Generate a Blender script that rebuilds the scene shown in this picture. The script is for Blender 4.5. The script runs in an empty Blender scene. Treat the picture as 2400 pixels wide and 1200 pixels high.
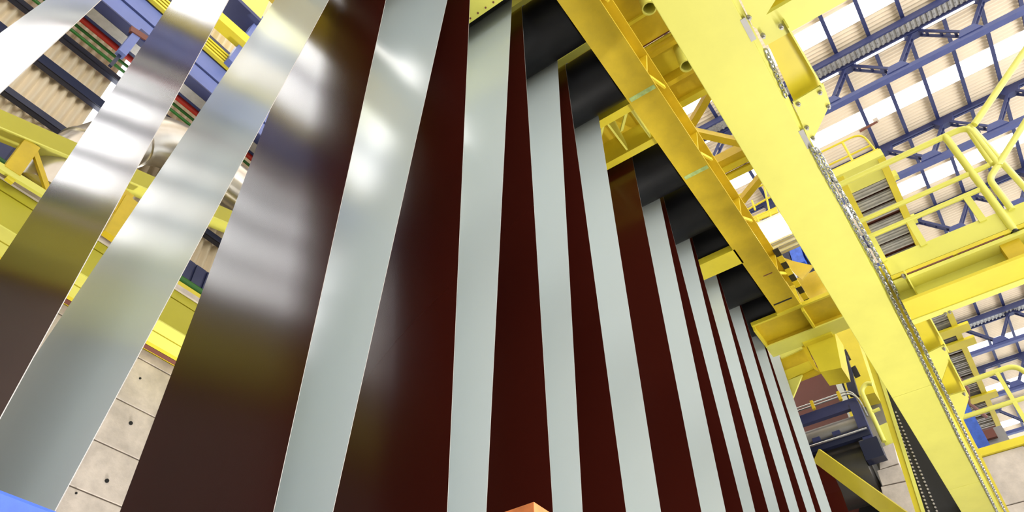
import bpy, math, random
from mathutils import Vector, Matrix
random.seed(4)
PI = math.pi
scene = bpy.context.scene
C = scene.collection

# ---------------------------------------------------------------- camera
AZ, PITCH, ROLL, FPX = 0.59796952, 0.78211628, -0.02818035, 1714.63
def cam_rows():
    h = Vector((math.cos(AZ), math.sin(AZ), 0)); r = Vector((math.sin(AZ), -math.cos(AZ), 0)); up = Vector((0, 0, 1))
    F = math.cos(PITCH)*h + math.sin(PITCH)*up; U = -math.sin(PITCH)*h + math.cos(PITCH)*up
    c, s = math.cos(ROLL), math.sin(ROLL)
    return c*r + s*U, -s*r + c*U, -F
CR, CU, CB = cam_rows()
cd = bpy.data.cameras.new('camera'); cam = bpy.data.objects.new('camera', cd); C.objects.link(cam)
cd.sensor_width = 36; cd.lens = FPX/2400*36; cd.clip_start = .05; cd.clip_end = 300
m = Matrix((CR, CU, CB)).transposed().to_4x4(); cam.matrix_world = m
scene.camera = cam
def P(px, py, **k):
    """pixel of the photograph -> point on the plane x=, y= or z= (metres, camera at the origin)"""
    d = CR*((px-1200)/FPX) + CU*(-(py-600)/FPX) - CB
    a, v = list(k.items())[0]
    return d*(v/d['xyz'.index(a)])

# ---------------------------------------------------------------- world, lights, exposure
vs = scene.view_settings
vs.view_transform = 'Standard'; vs.look = 'None'; vs.gamma = 1; vs.use_curve_mapping = False
vs.exposure = 0.24
w = bpy.data.worlds.new('world'); scene.world = w; w.use_nodes = True
w.node_tree.nodes['Background'].inputs[0].default_value = (.93, .97, 1, 1)
w.node_tree.nodes['Background'].inputs[1].default_value = 1.55
def area(name, loc, target, size, power, col=(1, 1, 1)):
    l = bpy.data.lights.new(name, 'AREA'); l.shape = 'RECTANGLE'; l.size, l.size_y = size; l.energy = power; l.color = col
    o = bpy.data.objects.new(name, l); C.objects.link(o); o.location = loc
    o.rotation_euler = (Vector(target)-Vector(loc)).to_track_quat('-Z', 'Y').to_euler()
    return o
area('added_uplight_row', (6.5, -1.3, -1.3), (6.5, .9, 5), (11, .5), 430, (1, .98, .93))  # added light without a visible source, brightens the near girder's underside
f2 = area('added_uplight_far', (6.5, 8.3, -1.3), (5.5, 8.95, 7), (.8, .8), 260, (1, .97, .9)); f2.data.spread = math.radians(110)  # second added uplight, for the underside of the left base girder
area('added_side_fill', (12, -17.6, 9), (14, 9, 20), (56, 9), 6000, (1, .97, .92))  # added fill from the unseen side of the hall, lifts the roof

# ---------------------------------------------------------------- materials
MATS = {}
def mat(name, col, rough=.5, metal=0, emit=0, var=0, scale=4, bump=0, spec=.5, stretch=(1, 1, 1), trans=0, coat=0):
    if name in MATS: return MATS[name]
    mt = bpy.data.materials.new(name); mt.use_nodes = True; nt = mt.node_tree; b = nt.nodes['Principled BSDF']
    b.inputs['Base Color'].default_value = (*col, 1); b.inputs['Roughness'].default_value = rough
    b.inputs['Metallic'].default_value = metal; b.inputs['Specular IOR Level'].default_value = spec
    if coat: b.inputs['Coat Weight'].default_value = coat; b.inputs['Coat Roughness'].default_value = .12
    if emit:
        b.inputs['Emission Color'].default_value = (*col, 1); b.inputs['Emission Strength'].default_value = emit
    if trans: b.inputs['Transmission Weight'].default_value = trans
    if var or bump:
        tc = nt.nodes.new('ShaderNodeTexCoord'); mp = nt.nodes.new('ShaderNodeMapping'); nz = nt.nodes.new('ShaderNodeTexNoise')
        gm = nt.nodes.new('ShaderNodeNewGeometry')
        mp.inputs['Scale'].default_value = stretch
        nt.links.new(gm.outputs['Position'], mp.inputs[0]); nt.links.new(mp.outputs[0], nz.inputs['Vector'])
        nz.inputs['Scale'].default_value = scale; nz.inputs['Detail'].default_value = 6; nz.inputs['Roughness'].default_value = .62
        if var:
            rp = nt.nodes.new('ShaderNodeValToRGB'); nt.links.new(nz.outputs['Fac'], rp.inputs[0])
            rp.color_ramp.elements[0].position = .32; rp.color_ramp.elements[1].position = .68
            rp.color_ramp.elements[0].color = (*[c*(1-var) for c in col], 1); rp.color_ramp.elements[1].color = (*[min(1, c*(1+var*.6)) for c in col], 1)
            nt.links.new(rp.outputs[0], b.inputs['Base Color'])
        if bump:
            bp = nt.nodes.new('ShaderNodeBump'); bp.inputs['Strength'].default_value = bump; bp.inputs['Distance'].default_value = .02
            nt.links.new(nz.outputs['Fac'], bp.inputs['Height']); nt.links.new(bp.outputs[0], b.inputs['Normal'])
    MATS[name] = mt; return mt
YEL = mat('yellow_paint', (.70, .58, .035), .38, var=.10, scale=1.6)
YELB = mat('yellow_paint_lemon', (.70, .68, .13), .42, var=.08, scale=1.2)  # pale lemon tone of the yellow
OCH = mat('yellow_paint_ochre', (.60, .43, .016), .42, var=.16, scale=2.5)  # deeper ochre tone of the yellow
OLV = mat('olive_paint', (.46, .42, .025), .4, var=.06, scale=1.2)
YSCUFF = mat('green_primer', (.45, .60, .22), .6, var=.3, scale=12)
BLU = mat('blue_steel_paint', (.026, .034, .115), .45, var=.12, scale=3)
BLUL = mat('blue_crane_paint', (.13, .17, .42), .4, var=.1, scale=2)
BLUB = mat('blue_bright_paint', (.05, .13, .62), .42, var=.25, scale=9)
BLUD = mat('dark_blue_paint', (.011, .016, .048), .4)
MAR = mat('maroon_coating', (.054, .008, .005), .2, spec=.38)
LIT = mat('pale_grey_coating', (.60, .66, .67), .2, spec=.7)
EDGE = mat('cut_steel_edge', (.45, .42, .40), .4, metal=.3)
RUB = mat('black_rubber', (.005, .005, .0065), .45, spec=.25, var=.25, scale=3)
CLAD = mat('beige_sheet', (.74, .62, .44), .6, var=.06, scale=1.5, stretch=(1, 1, .2))
ROOFM = mat('beige_roof_sheet', (.80, .68, .52), .6, var=.06, scale=.6)
SKY = mat('translucent_sheet', (1, 1, 1), .5, emit=2.6)
CON = mat('concrete', (.58, .51, .45), .88, var=.22, scale=3.5, bump=.5)
COND = mat('concrete_joint', (.22, .19, .17), .9)
HOLE = mat('dark_hole', (.01, .01, .01), .9)
GREY = mat('grey_steel', (.33, .32, .31), .4, metal=.5, var=.1)
GRATE = mat('galvanised_grating', (.50, .49, .47), .45, metal=.5, var=.15, scale=8)
DUCT = mat('duct_sheet_metal', (.62, .58, .52), .3, metal=.9, var=.12, scale=1.2)
RED = mat('red_pipe_paint', (.55, .03, .015), .4)
GRN = mat('green_pipe_paint', (.02, .14, .015), .4)
BLK = mat('black_plastic', (.012, .012, .014), .5)
CHN = mat('galvanised_chain', (.62, .64, .66), .28, metal=1, var=.25, scale=30)
LAMP = mat('lamp_tube', (1, 1, 1), .5, emit=14)
WHT = mat('white_enamel', (.8, .8, .8), .4)
ORG = mat('orange_paint', (.72, .22, .06), .45, var=.3, scale=9)
BRN = mat('brown_primer', (.16, .05, .035), .6)
FLOORM = mat('floor_concrete', (.52, .48, .43), .8, var=.15, scale=.8)

# ---------------------------------------------------------------- mesh helpers
ORGN = {}
class MB:
    def __init__(s): s.v = []; s.f = []; s.mi = []
    def add(s, vs_, fs, mi=0):
        n = len(s.v); s.v += [Vector(v) for v in vs_]; s.f += [tuple(i+n for i in f) for f in fs]; s.mi += [mi]*len(fs); return s
    def box(s, x0, x1, y0, y1, z0, z1, mi=0):
        vs_ = [(x, y, z) for x in (x0, x1) for y in (y0, y1) for z in (z0, z1)]
        return s.add(vs_, [(0, 1, 3, 2), (4, 6, 7, 5), (0, 4, 5, 1), (2, 3, 7, 6), (0, 2, 6, 4), (1, 5, 7, 3)], mi)
    def prism(s, pts, d, mi=0):
        """polygon (list of 3D points) extruded by vector d"""
        n = len(pts); d = Vector(d); a = [Vector(p) for p in pts]; b = [p+d for p in a]
        fs = [tuple(range(n))[::-1], tuple(range(n, 2*n))] + [(i, (i+1) % n, n+(i+1) % n, n+i) for i in range(n)]
        return s.add(a+b, fs, mi)
    def bar(s, a, b, wd, ht, up=(0, 0, 1), mi=0):
        a, b = Vector(a), Vector(b); t = (b-a).normalized(); up = Vector(up)
        sd = t.cross(up)
        if sd.length < 1e-4: sd = t.cross(Vector((1, 0, 0)))
        sd.normalize(); u = sd.cross(t).normalized()
        q = [sd*(i*wd/2)+u*(j*ht/2) for i, j in ((-1, -1), (1, -1), (1, 1), (-1, 1))]
        return s.prism([a+p for p in q], b-a, mi)
    def tube(s, pts, r, n=10, caps=True, mi=0):
        pts = [Vector(p) for p in pts]; vs_ = []; fs = []; prev = None
        rs = r if isinstance(r, (list, tuple)) else [r]*len(pts)
        for i, p in enumerate(pts):
            t = ((pts[min(i+1, len(pts)-1)]-pts[max(i-1, 0)])).normalized()
            if prev is None:
                a = Vector((0, 0, 1)) if abs(t.z) < .9 else Vector((1, 0, 0)); sd = t.cross(a).normalized()
            else: sd = (prev - t*prev.dot(t)).normalized()
            prev = sd; u = t.cross(sd)
            vs_ += [p+(sd*math.cos(2*PI*k/n)+u*math.sin(2*PI*k/n))*rs[i] for k in range(n)]
        for i in range(len(pts)-1):
            for k in range(n): fs.append((i*n+k, i*n+(k+1) % n, (i+1)*n+(k+1) % n, (i+1)*n+k))
        if caps: fs += [tuple(range(n))[::-1], tuple(range((len(pts)-1)*n, len(pts)*n))]
        return s.add(vs_, fs, mi)
    def build(s, name, mats, parent=None, loc=None, smooth=None, bevel=0):
        if parent is not None: org = ORGN[parent.name]
        elif loc is not None: org = Vector(loc)
        else:
            xs = [v.x for v in s.v]; ys = [v.y for v in s.v]; zs = [v.z for v in s.v]
            org = Vector(((min(xs)+max(xs))/2, (min(ys)+max(ys))/2, min(zs)))
        me = bpy.data.meshes.new(name); me.from_pydata([v-org for v in s.v], [], s.f); 
        for mt in (mats if isinstance(mats, (list, tuple)) else [mats]): me.materials.append(mt)
        for p, i in zip(me.polygons, s.mi): p.material_index = i
        me.update()
        o = bpy.data.objects.new(name, me); C.objects.link(o)
        if parent is not None: o.parent = parent
        else: o.location = org
        ORGN[o.name] = org
        import bmesh
        bm = bmesh.new(); bm.from_mesh(me); bmesh.ops.recalc_face_normals(bm, faces=bm.faces)
        if bevel: bmesh.ops.bevel(bm, geom=bm.edges[:], offset=bevel, segments=2, affect='EDGES', profile=.6)
        bm.to_mesh(me); bm.free()
        if smooth:
            for p in me.polygons: p.use_smooth = True
            me.set_sharp_from_angle(angle=math.radians(smooth))
        return o
def tag(o, label=None, cat=None, group=None, kind=None):
    for k, v in (('label', label), ('category', cat), ('group', group), ('kind', kind)):
        if v: o[k] = v
    return o
def thing(name, loc, label, cat, group=None, kind=None):
    o = bpy.data.objects.new(name, None); C.objects.link(o); o.location = loc; o.empty_display_size = .1
    ORGN[o.name] = Vector(loc); return tag(o, label, cat, group, kind)
def inst(src, name, parent, loc, rot=None):
    """another object with the same mesh, under parent, at world position loc"""
    o = bpy.data.objects.new(name, src.data if hasattr(src, 'data') else src); C.objects.link(o); o.parent = parent
    o.location = Vector(loc)-ORGN[parent.name]
    if rot: o.rotation_euler = rot
    return o
def copy_tree(src, delta):
    c = src.copy(); C.objects.link(c); c.location = src.location+Vector(delta); ORGN[c.name] = ORGN[src.name]+Vector(delta)
    for ch in src.children:
        k = ch.copy(); C.objects.link(k); k.parent = c; ORGN[k.name] = ORGN[c.name]
        for g in ch.children:
            q = g.copy(); C.objects.link(q); q.parent = k
    return c
def mesh_only(mb, name, mats, smooth=None):
    o = mb.build(name, mats, loc=(0, 0, 0), smooth=smooth); me = o.data; ORGN.pop(o.name, None); bpy.data.objects.remove(o); return me
def seg(a, b, n): return [a+(b-a)*i/n for i in range(n+1)]
def fillet(pts, r, n=5):
    out = [Vector(pts[0])]
    for i in range(1, len(pts)-1):
        p, a, b = Vector(pts[i]), Vector(pts[i-1]), Vector(pts[i+1])
        da, db = (a-p), (b-p); rr = min(r, da.length*.48, db.length*.48); s, e = p+da.normalized()*rr, p+db.normalized()*rr
        for k in range(n+1):
            t = k/n; out.append(s*(1-t)**2+p*2*t*(1-t)+e*t*t)
    return out+[Vector(pts[-1])]

# ================================================================ THE SETTING
FLOOR_Z = -1.6
Y1, Y2 = 2.4, 3.65                    # the two edges of the steel strip
ZR, PURL = 22.0, 1.078                # roof height, purlin spacing
tag(MB().box(-22, 48, -18, 11, FLOOR_Z-.2, FLOOR_Z).build('floor', FLOORM), 'pale concrete pit floor below the strip accumulator', 'floor', kind='structure')

tag(MB().box(-22.3, -22, -18, 10, 3.6, ZR+.5).build('wall_back_shade', mat('back_wall_darkened', (.2, .18, .15), .7, var=.1, scale=.8)), 'unseen dark end wall behind the camera, added to shade the strip tops', 'wall', kind='structure')  # added out of view and coloured dark so the upper strips turn dimmer

# concrete block wall on the left
YC = 9.3
wl = MB().box(-22, 40, YC+.04, YC+.5, FLOOR_Z, 6.74).build('wall_left', COND)
tag(wl, 'precast concrete block wall behind the left strips', 'wall', kind='structure')
zj = [6.74, 6.56, 5.83, 5.16, 4.49, 3.82, 3.15, 2.48]
def block(name, x0, x1, y0, y1, z0, z1, parent): 
    return MB().box(x0, x1, y0, y1, z0, z1).build(name, CON, parent, bevel=.012)
for r in range(len(zj)-1):
    x = .4; ends = [2.0, 5.6, 9.2, 9.8] if r % 2 else [3.2, 6.8, 9.8]
    for e_ in ends:
        block('concrete_block', x+.006, e_-.006, YC, YC+.1, zj[r+1]+.007, zj[r]-.007, wl); x = e_
MB().box(-22, .4, YC, YC+.1, FLOOR_Z, 6.73).build('concrete_face', mat('reflection_dimming_concrete', (.17, .145, .13), .85, var=.2, scale=2), wl)  # out-of-view section, colour darkened to dim its reflection in the maroon strips
MB().box(9.8, 40, YC, YC+.1, FLOOR_Z, 6.73).build('concrete_face', CON, wl)
MB().box(.4, 9.8, YC, YC+.1, FLOOR_Z, 2.47).build('concrete_face', CON, wl)
hm = mesh_only(MB().tube([(0, -.012, 0), (0, .02, 0)], .028, 10), 'anchor_hole', HOLE)
for px, py in ((306, 992), (250, 1127), (178, 1156), (328, 887)):
    p = P(px, py, y=YC); inst(hm, 'anchor_hole', wl, (p.x, YC, p.z)).scale = [(1, 1, 1), (1, 1, 1), (.5, 1, .5), (.6, 1, .6)][[306, 250, 178, 328].index(px)]

# corrugated cladding above it: vertical sheets, with translucent ones between
YK = 9.5
def corrugated(length, width, pitch, amp, horizontal):
    n = round(width/pitch)*6; vs_ = []; fs = []
    for i in range(n+1):
        u = width*i/n; a = amp*math.cos(2*PI*u/pitch)
        a = max(-.7*amp, min(.7*amp, a))/.7
        for j in (0, 1):
            vs_.append((u, j*length, -a) if horizontal else (u, -a, j*length))
    for i in range(n): fs.append((2*i, 2*i+1, 2*i+3, 2*i+2))
    return MB().add(vs_, fs)
wc = MB().box(-22, 46, YK+.16, YK+.3, 6.6, ZR+.5).build('wall_left_upper', CLAD)
tag(wc, 'beige corrugated cladding wall above the concrete on the left', 'wall', kind='structure')
SW = .75
cs = mesh_only(corrugated(7.6, SW, .15, .048, False), 'cladding_sheet', CLAD, smooth=50)
cs2 = mesh_only(corrugated(7.6, SW, .15, .048, False), 'translucent_sheet', SKY, smooth=50)
k0 = -12
for k in range(-12, 26):
    x = 1.64+.06+k*SW
    for z in (6.65, 14.2):
        sk = (k in (0, 10, 16, 22, -4, -5, -6, -11))
        inst(cs2 if sk else cs, 'translucent_sheet' if sk else 'cladding_sheet', wc, (x, YK, z))
# blue sheet band at the foot of the cladding
bb = MB()
for i in range(60): bb.box(-3+i*.22, -3+i*.22+.17, YK-.16, YK-.10, 8.33, 8.72)
bb.box(-3, 10.2, YK-.12, YK-.08, 8.3, 8.75)
tag(bb.build('blue_sheet_band', BLU), 'dark blue ribbed sheet band low on the beige cladding', 'cladding band')
# girts
for i, (zy, h, lab) in enumerate(((1.0105, .13, 'thin dark blue girt just above the olive sloping beam'), (1.116, .2, 'thick dark blue girt across the beige cladding at upper left'), (1.199, .12, 'thin dark blue girt below the two green pipes'), (1.508, .12, 'dark blue girt above the yellow conductor bars'), (1.69, .2, 'dark blue girt near the yellow crane end at the top'))):
    z = zy*YK*.985; yy = YK*.985
    g = MB().box(-20, 44, yy-.06, yy+.05, z-h/2, z+h/2)
    g.box(-20, 44, yy-.07, yy-.05, z-h/2, z-h/2+.03)
    tag(g.build('wall_girt', BLUD if i < 3 else BLU), lab, 'girt', 'girts on the left cladding wall')

# concrete at the far end (right side of the picture)
XE = 14.75
we = MB().box(XE+.05, XE+.5, -14, .62, FLOOR_Z, 6.58).build('wall_end', COND)
tag(we, 'concrete wall at the far end under the lower yellow railing', 'wall', kind='structure')
z = 6.58
for r in range(5):
    z0 = z-.92; y = -2.2 - (r % 2)*.6
    while y < .6:
        block('concrete_block', XE, XE+.1, y+.008, min(y+1.39, .62), z0+.008, z-.008, we); y += 1.4
    z = z0
MB().box(XE, XE+.1, -14, -2.81, FLOOR_Z, 6.57).build('concrete_face', CON, we)

# roof: corrugated sheets, skylights
cl = MB().box(-22, 48, -18, YK+.3, ZR+.5, ZR+.7).build('ceiling', ROOFM)
tag(cl, 'high beige corrugated factory roof with white skylight strips', 'roof', kind='structure')
RP, SKW = 4.32, .76
rs = mesh_only(corrugated(27.4, .89, .1483, .03, True), 'roof_sheet', ROOFM, smooth=50)
sk = mesh_only(corrugated(27.4, SKW, .152, .03, True), 'skylight_panel', SKY, smooth=50)
for k in range(-8, 8):
    xc = 15.78+RP*k
    inst(sk, 'skylight_panel', cl, (xc-SKW/2, -18, ZR))
    for j in range(4): inst(rs, 'roof_sheet', cl, (xc+SKW/2+j*.89, -18, ZR))
# purlins
pm = mesh_only(MB().box(-20, 47, -.035, .035, -.12, 0).box(-20, 47, -.06, .06, -.135, -.115), 'roof_purlin', BLU)
for i in [6, 7]+list(range(11, 20)):
    y = -.087*ZR-PURL*(i-11)*1.0
    o = bpy.data.objects.new('roof_purlin', pm); C.objects.link(o); o.location = (0, y, ZR-.05)
    n_ = i-10
    tag(o, f'slender dark blue roof purlin, {["first", "second", "third", "fourth", "fifth", "sixth", "seventh", "eighth", "ninth"][n_-1]} to the right of the bright girder' if n_ > 0 else 'slender dark blue roof purlin glimpsed between the two girders, ' + ('nearer the carriage beam' if i == 6 else 'nearer the bright girder'), 'purlin', 'roof purlins')

# roof trusses
ZU, ZL = 21.72, 20.12
def make_truss(x):
    t = thing('roof_truss', (x, 0, ZL), 'x', 'truss', 'blue roof trusses')
    MB().box(x-.09, x-.02, -18, 9.3, ZU-.07, ZU+.12).box(x+.02, x+.09, -18, 9.3, ZU-.07, ZU+.12).build('upper_chord', BLU, t)
    MB().box(x-.11, x+.11, -18, 9.3, ZL-.07, ZL+.1).build('lower_chord', BLUL2, t)
    d = 2.156; y0 = -.051*ZL
    gl = gu = dm = None
    for i in range(-4, 9):
        yl = y0-d*i; yu = yl-d*.46
        if -17 < yl < 9:
            if gl is None:
                gl = MB().prism([(x-.14, yl-.34, ZL+.08), (x-.14, yl+.34, ZL+.08), (x-.14, yl+.2, ZL+.36), (x-.14, yl-.2, ZL+.36)], (.28, 0, 0)).build('gusset_plate', BLUL2, t); gl0 = yl
                gu = MB().prism([(x-.13, yl-.36, ZU-.02), (x-.13, yl+.36, ZU-.02), (x-.13, yl+.2, ZU-.3), (x-.13, yl-.2, ZU-.3)], (.26, 0, 0)).build('gusset_plate', BLU, t); gu.location = (0, -d*.46, 0)
                ms = []
                for dy, nm in ((-d*.46, 0), (d*.54, 1)):
                    b = MB()
                    for s in (-.1, .1): b.bar((x+s, yl, ZL+.1), (x+s, yl+dy, ZU-.1), .05, .09)
                    for q in (.25, .5, .75): b.bar((x-.1, yl+dy*q, ZL+.1+(ZU-ZL-.2)*q), (x+.1, yl+dy*q, ZL+.1+(ZU-ZL-.2)*q), .08, .03)
                    ms.append(b.build('diagonal', BLU, t))
            else:
                dy = yl-gl0
                for src in (gl, gu, *ms):
                    q = src.copy(); C.objects.link(q); q.parent = t; q.location = src.location+Vector((0, dy, 0))
    return t
BLUL2 = mat('blue_truss_paint', (.05, .066, .20), .42, var=.1, scale=3)
tr0 = make_truss(17.36)
order = {0: 'nearest of the blue roof trusses at upper right, beside the gutter', 1: 'second blue roof truss from the top right corner', 2: 'third blue roof truss, behind the stair railing', 3: 'fourth blue roof truss, above the catwalk end', 4: 'fifth blue roof truss, below the big walkway beam', 5: 'sixth blue roof truss, low at the right edge', 6: 'farthest blue roof truss low at the right'}
tr0['label'] = order[0]
for k in list(range(1, 7)):
    c = copy_tree(tr0, (4.32*k, 0, 0)); c['label'] = order.get(k, 'blue roof truss hidden above the accumulator')
# gutters beside two of the trusses
for xg, lab in ((16.75, 'dark blue valley gutter with grey ribs beside nearest truss'), (34.3, 'dark blue valley gutter low at the right edge')):
    g = thing('roof_gutter', (xg, 0, 21.3), lab, 'gutter', 'roof gutters')
    MB().box(xg-.06, xg, -18, 9.2, 21.45, 21.7).build('side_rail', BLU, g)
    MB().box(xg+.42, xg+.47, -18, 9.2, 21.45, 21.6).build('side_rail', BLU, g)
    MB().box(xg+.5, xg+.68, -18, 9.2, 21.6, 21.62).build('translucent_strip', SKY, g)
    gm = mesh_only(MB().box(-.02, .02, -.035, .035, 0, .02).box(-.17, .17, -.03, .03, 0, .03), 'rib', GREY)
    for i in range(110): inst(gm, 'rib', g, (xg+.2, 3-i*.16, 21.47))
    MB().box(xg+.04, xg+.38, -18, 9.2, 21.52, 21.54).build('gutter_pan', GRATE, g)

# ================================================================ THE STEEL STRIP, strand by strand
ZT = 9.17                              # axis height of the top rollers
def strand(name, label, xa, za, slope, front, back, z0=FLOOR_Z+.03, z1=ZT, group=None, bow=.012, ph=0, far=None):
    """one vertical run of strip: x = xa + slope*(z-za) along the near edge"""
    ny, nz, th = 14, 30, .003
    F, B = [], []
    for i in range(nz+1):
        z = z0+(z1-z0)*i/nz
        taper = min(1, (z1-z)/1.2, 1) if z1 == ZT else 1
        for j in range(ny+1):
            t = j/ny; y = Y1+(Y2-Y1)*t
            x = xa+slope*(z-za)
            if far: x = x*(1-t)+(far[0]+far[2]*(z-far[1]))*t
            x += taper*bow*(4*t*(1-t))*(1+.5*math.sin(z*.55+ph)) + taper*.0012*math.sin(z*.9+ph*2+t*4)*math.sin(PI*t)
            F.append((x, y, z)); B.append((x+th, y, z))
    n = ny+1; N = len(F); fs, mi = [], []
    for i in range(nz):
        for j in range(ny):
            a = i*n+j; fs.append((a, a+1, a+n+1, a+n)); mi.append(0)
            fs.append((N+a, N+a+n, N+a+n+1, N+a+1)); mi.append(1)
        for j in (0, ny):
            a = i*n+j; fs.append((a, a+n, N+a+n, N+a)); mi.append(2)
    mb = MB(); mb.add(F+B, fs); mb.mi = mi
    o = mb.build('steel_strip', [front, back, EDGE], loc=(xa, (Y1+Y2)/2, z0))
    for p in o.data.polygons: p.use_smooth = True
    o.data.set_sharp_from_angle(angle=math.radians(40))
    return tag(o, label, 'steel strip', group)
def y1(v): return v*Y1
ordn = ['first', 'second', 'third', 'fourth', 'fifth', 'sixth', 'seventh', 'eighth', 'ninth', 'tenth', 'eleventh', 'twelfth']
Ms = [(.288, 1, 0), (.733, 1, 0), (1.185, 1, 0), (1.632, 1, 0), (2.087, 1, 0), (2.787, 1.347, .044), (3.353, 1, 0), (3.793, 1, 0), (4.235, 1, 0), (4.677, 1, 0), (5.105, 1, 0)]
Ls = [(.400, .452, .08), (.861, .618, .0758), (1.328, .795, .070), (1.796, .972, .0695), (2.372, 1.19, .0317), (3.095, 1.463, .0744), (3.548, 1.634, .083), (4.017, 1.81, .08), (4.473, 1.982, .08), (4.922, 2.152, .08), (5.452, 2.354, .037)]
mlab = ['glossy maroon strip at far left with silvery reflections', 'widest maroon strip, with a cloudy bright reflection, left of centre']
for i, (x, za, s) in enumerate(Ms):
    lab = mlab[i] if i < 2 else f'dark maroon hanging steel strip, {ordn[i]} maroon strip from the left'
    if i == 5: lab = 'maroon strip with lighter brown top beside yellow bracket gap, sixth maroon from left'
    o = strand('m', lab, y1(x), y1(za), s, MAR, LIT, group='maroon strip runs', ph=i*1.3, bow=.014 if i < 2 else .008)
llab = ['pale grey strip at left mirroring a curved yellow band, slanting to bottom-left corner', 'pale grey strip with a small bright spot reflected near its top']
for i, (x, za, s) in enumerate(Ls):
    lab = llab[i] if i < 2 else f'pale grey hanging steel strip, {ordn[i]} full pale strip from the left'
    strand('l', lab, y1(x), y1(za), s, LIT, MAR, group='pale grey strip runs', ph=i*1.7+.5, bow=.016 if i < 2 else .008)
# the run at the very corner, almost edge-on
strand('l0', 'silvery strip run cutting across the top left corner', .204, 3.163, .072, LIT, MAR, group='pale grey strip runs', far=(.02, 3.9, .105), z1=ZT, bow=.03)

# top rollers with the strip wrapped over them
def mx(i, z): x, za, s = Ms[i]; return y1(x)+s*(z-y1(za))
def lx(i, z): x, za, s = Ls[i]; return y1(x)+s*(z-y1(za))
YRN, YRF = 1.85, 4.05
for i in range(11):
    if i == 10: continue
    a, b = mx(i, ZT)+.002, lx(i, ZT)-.0
    R = (b-a)/2-.002; xc = (a+b)/2
    t = thing('top_roller', (xc, (YRN+YRF)/2, ZT-R), f'black rubber-covered accumulator roller, {ordn[i]} from the left', 'roller', 'top rollers')
    MB().tube([(xc, YRN+.012, ZT), (xc, YRN+.03, ZT), (xc, YRF-.03, ZT), (xc, YRF, ZT)], [R-.03, R-.006, R-.006, R-.03], 48).build('drum', RUB, t, smooth=35)
    MB().tube([(xc, 1.62, ZT), (xc, YRN+.05, ZT)], .07, 16).build('shaft_end', GREY, t, smooth=35)
    MB().tube([(xc, YRF-.05, ZT), (xc, 4.3, ZT)], .07, 16).build('shaft_end', GREY, t, smooth=35)
    # wrap of strip
    n = 24; mb = MB(); V = []
    for k in range(n+1):
        an = PI-PI*k/n
        for rr in (R+.001, R+.004):
            for y in (Y1, Y2): V.append((xc+rr*math.cos(an), y, ZT+rr*math.sin(an)))
    for k in range(n):
        q = 4*k; mb_f = [(q, q+1, q+5, q+4), (q+2, q+6, q+7, q+3), (q, q+4, q+6, q+2), (q+1, q+3, q+7, q+5)]
        if k == 0: mb.add(V, mb_f[:1], 1); mb.f += [mb_f[1]]; mb.mi += [0]; mb.f += mb_f[2:]; mb.mi += [2, 2]
        else: mb.f += mb_f; mb.mi += [1, 0, 2, 2]
    w_ = mb.build('strip_wrap', [MAR, LIT, EDGE], loc=(xc, (Y1+Y2)/2, ZT), smooth=35)
    tag(w_, f'maroon strip bend over the {ordn[i]} black top roller', 'steel strip', 'strip bends over the rollers')

# ================================================================ THE CARRIAGE (yellow, carries the rollers)
ZA = 8.6
ca = thing('roller_carriage', (6.5, 1.6, ZA), 'long mustard yellow carriage frame holding the black rollers', 'carriage')
XA1 = 11.28
MB().box(-1, XA1, 1.40, 1.83, ZA, ZA+.03).build('bottom_plate', OCH, ca)
MB().box(-1, XA1, 1.46, 1.80, ZA+.03, 9.06).build('beam_web', OCH, ca)
MB().box(-1, XA1-.25, 1.335, 1.47, 9.02, 9.06).build('top_flange', OCH, ca)
rb = mesh_only(MB().prism([(0, 1.41, ZA+.03), (0, 1.47, ZA+.03), (0, 1.47, 9.03), (0, 1.35, 9.03)], (.03, 0, 0)), 'stiffener', OCH)
dg = mesh_only(MB().bar((0, 1.415, ZA+.05), (.5, 1.38, 9.0), .03, .05), 'side_diagonal', YEL)
for k in range(7): 
    o = bpy.data.objects.new('stiffener', rb); C.objects.link(o); o.parent = ca; o.location = Vector((.6+k*1.6, 0, 0))-ORGN[ca.name]
    o = bpy.data.objects.new('side_diagonal', dg); C.objects.link(o); o.parent = ca; o.location = Vector((.7+k*1.6, 0, 0))-ORGN[ca.name]
# scuffed primer bands across the plate
for px, py in ((1500, 222), (1640, 400)):
    p = P(px, py, z=ZA); MB().box(p.x-.035, p.x+.035, 1.42, 1.80, ZA-.002, ZA+.001).build('scuff_band', YSCUFF, ca)
# slot and joint near the end
p = P(1838, 705, z=ZA); MB().box(p.x-.02, p.x+.02, 1.46, 1.80, ZA-.002, ZA+.002).build('slot', BLK, ca)
p = P(1795, 645, z=ZA); MB().box(p.x-.012, p.x+.012, 1.5, 1.66, ZA-.002, ZA+.002).build('slot', BRN, ca)
MB().box(XA1-.02, XA1+.02, 1.38, 1.85, ZA-.02, 9.06).build('end_plate', YEL, ca)
# hazard striped end guard
for k in range(9):
    a = P(1817+k*9, 585+k*14.4, z=9.0); b = P(1817+(k+1)*9, 585+(k+1)*14.4, z=9.0)
    MB().bar(a, b, .10, .03, up=(0, 0, 1)).build('hazard_stripe', YEL if k % 2 else BLK, ca)
# cross beams below / between the rollers
for i, (x0, x1, ya, yb, z0, z1) in enumerate(((3.0, 3.44, .5, 4.3, ZA, ZA+.12), (9.24, 9.63, 1.8, 4.3, ZA, ZA+.13))):
    MB().box(x0, x1, ya if i else 1.83, yb, z0, z1).build('cross_beam', YELB if i == 0 else YEL, ca)
rv = mesh_only(MB().tube([(0, 0, -.012), (0, 0, .01)], .012, 8), 'rivet', BRN)
for k in range(16): inst(rv, 'rivet', ca, (3.39, 2.0+k*.12, ZA))
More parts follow.
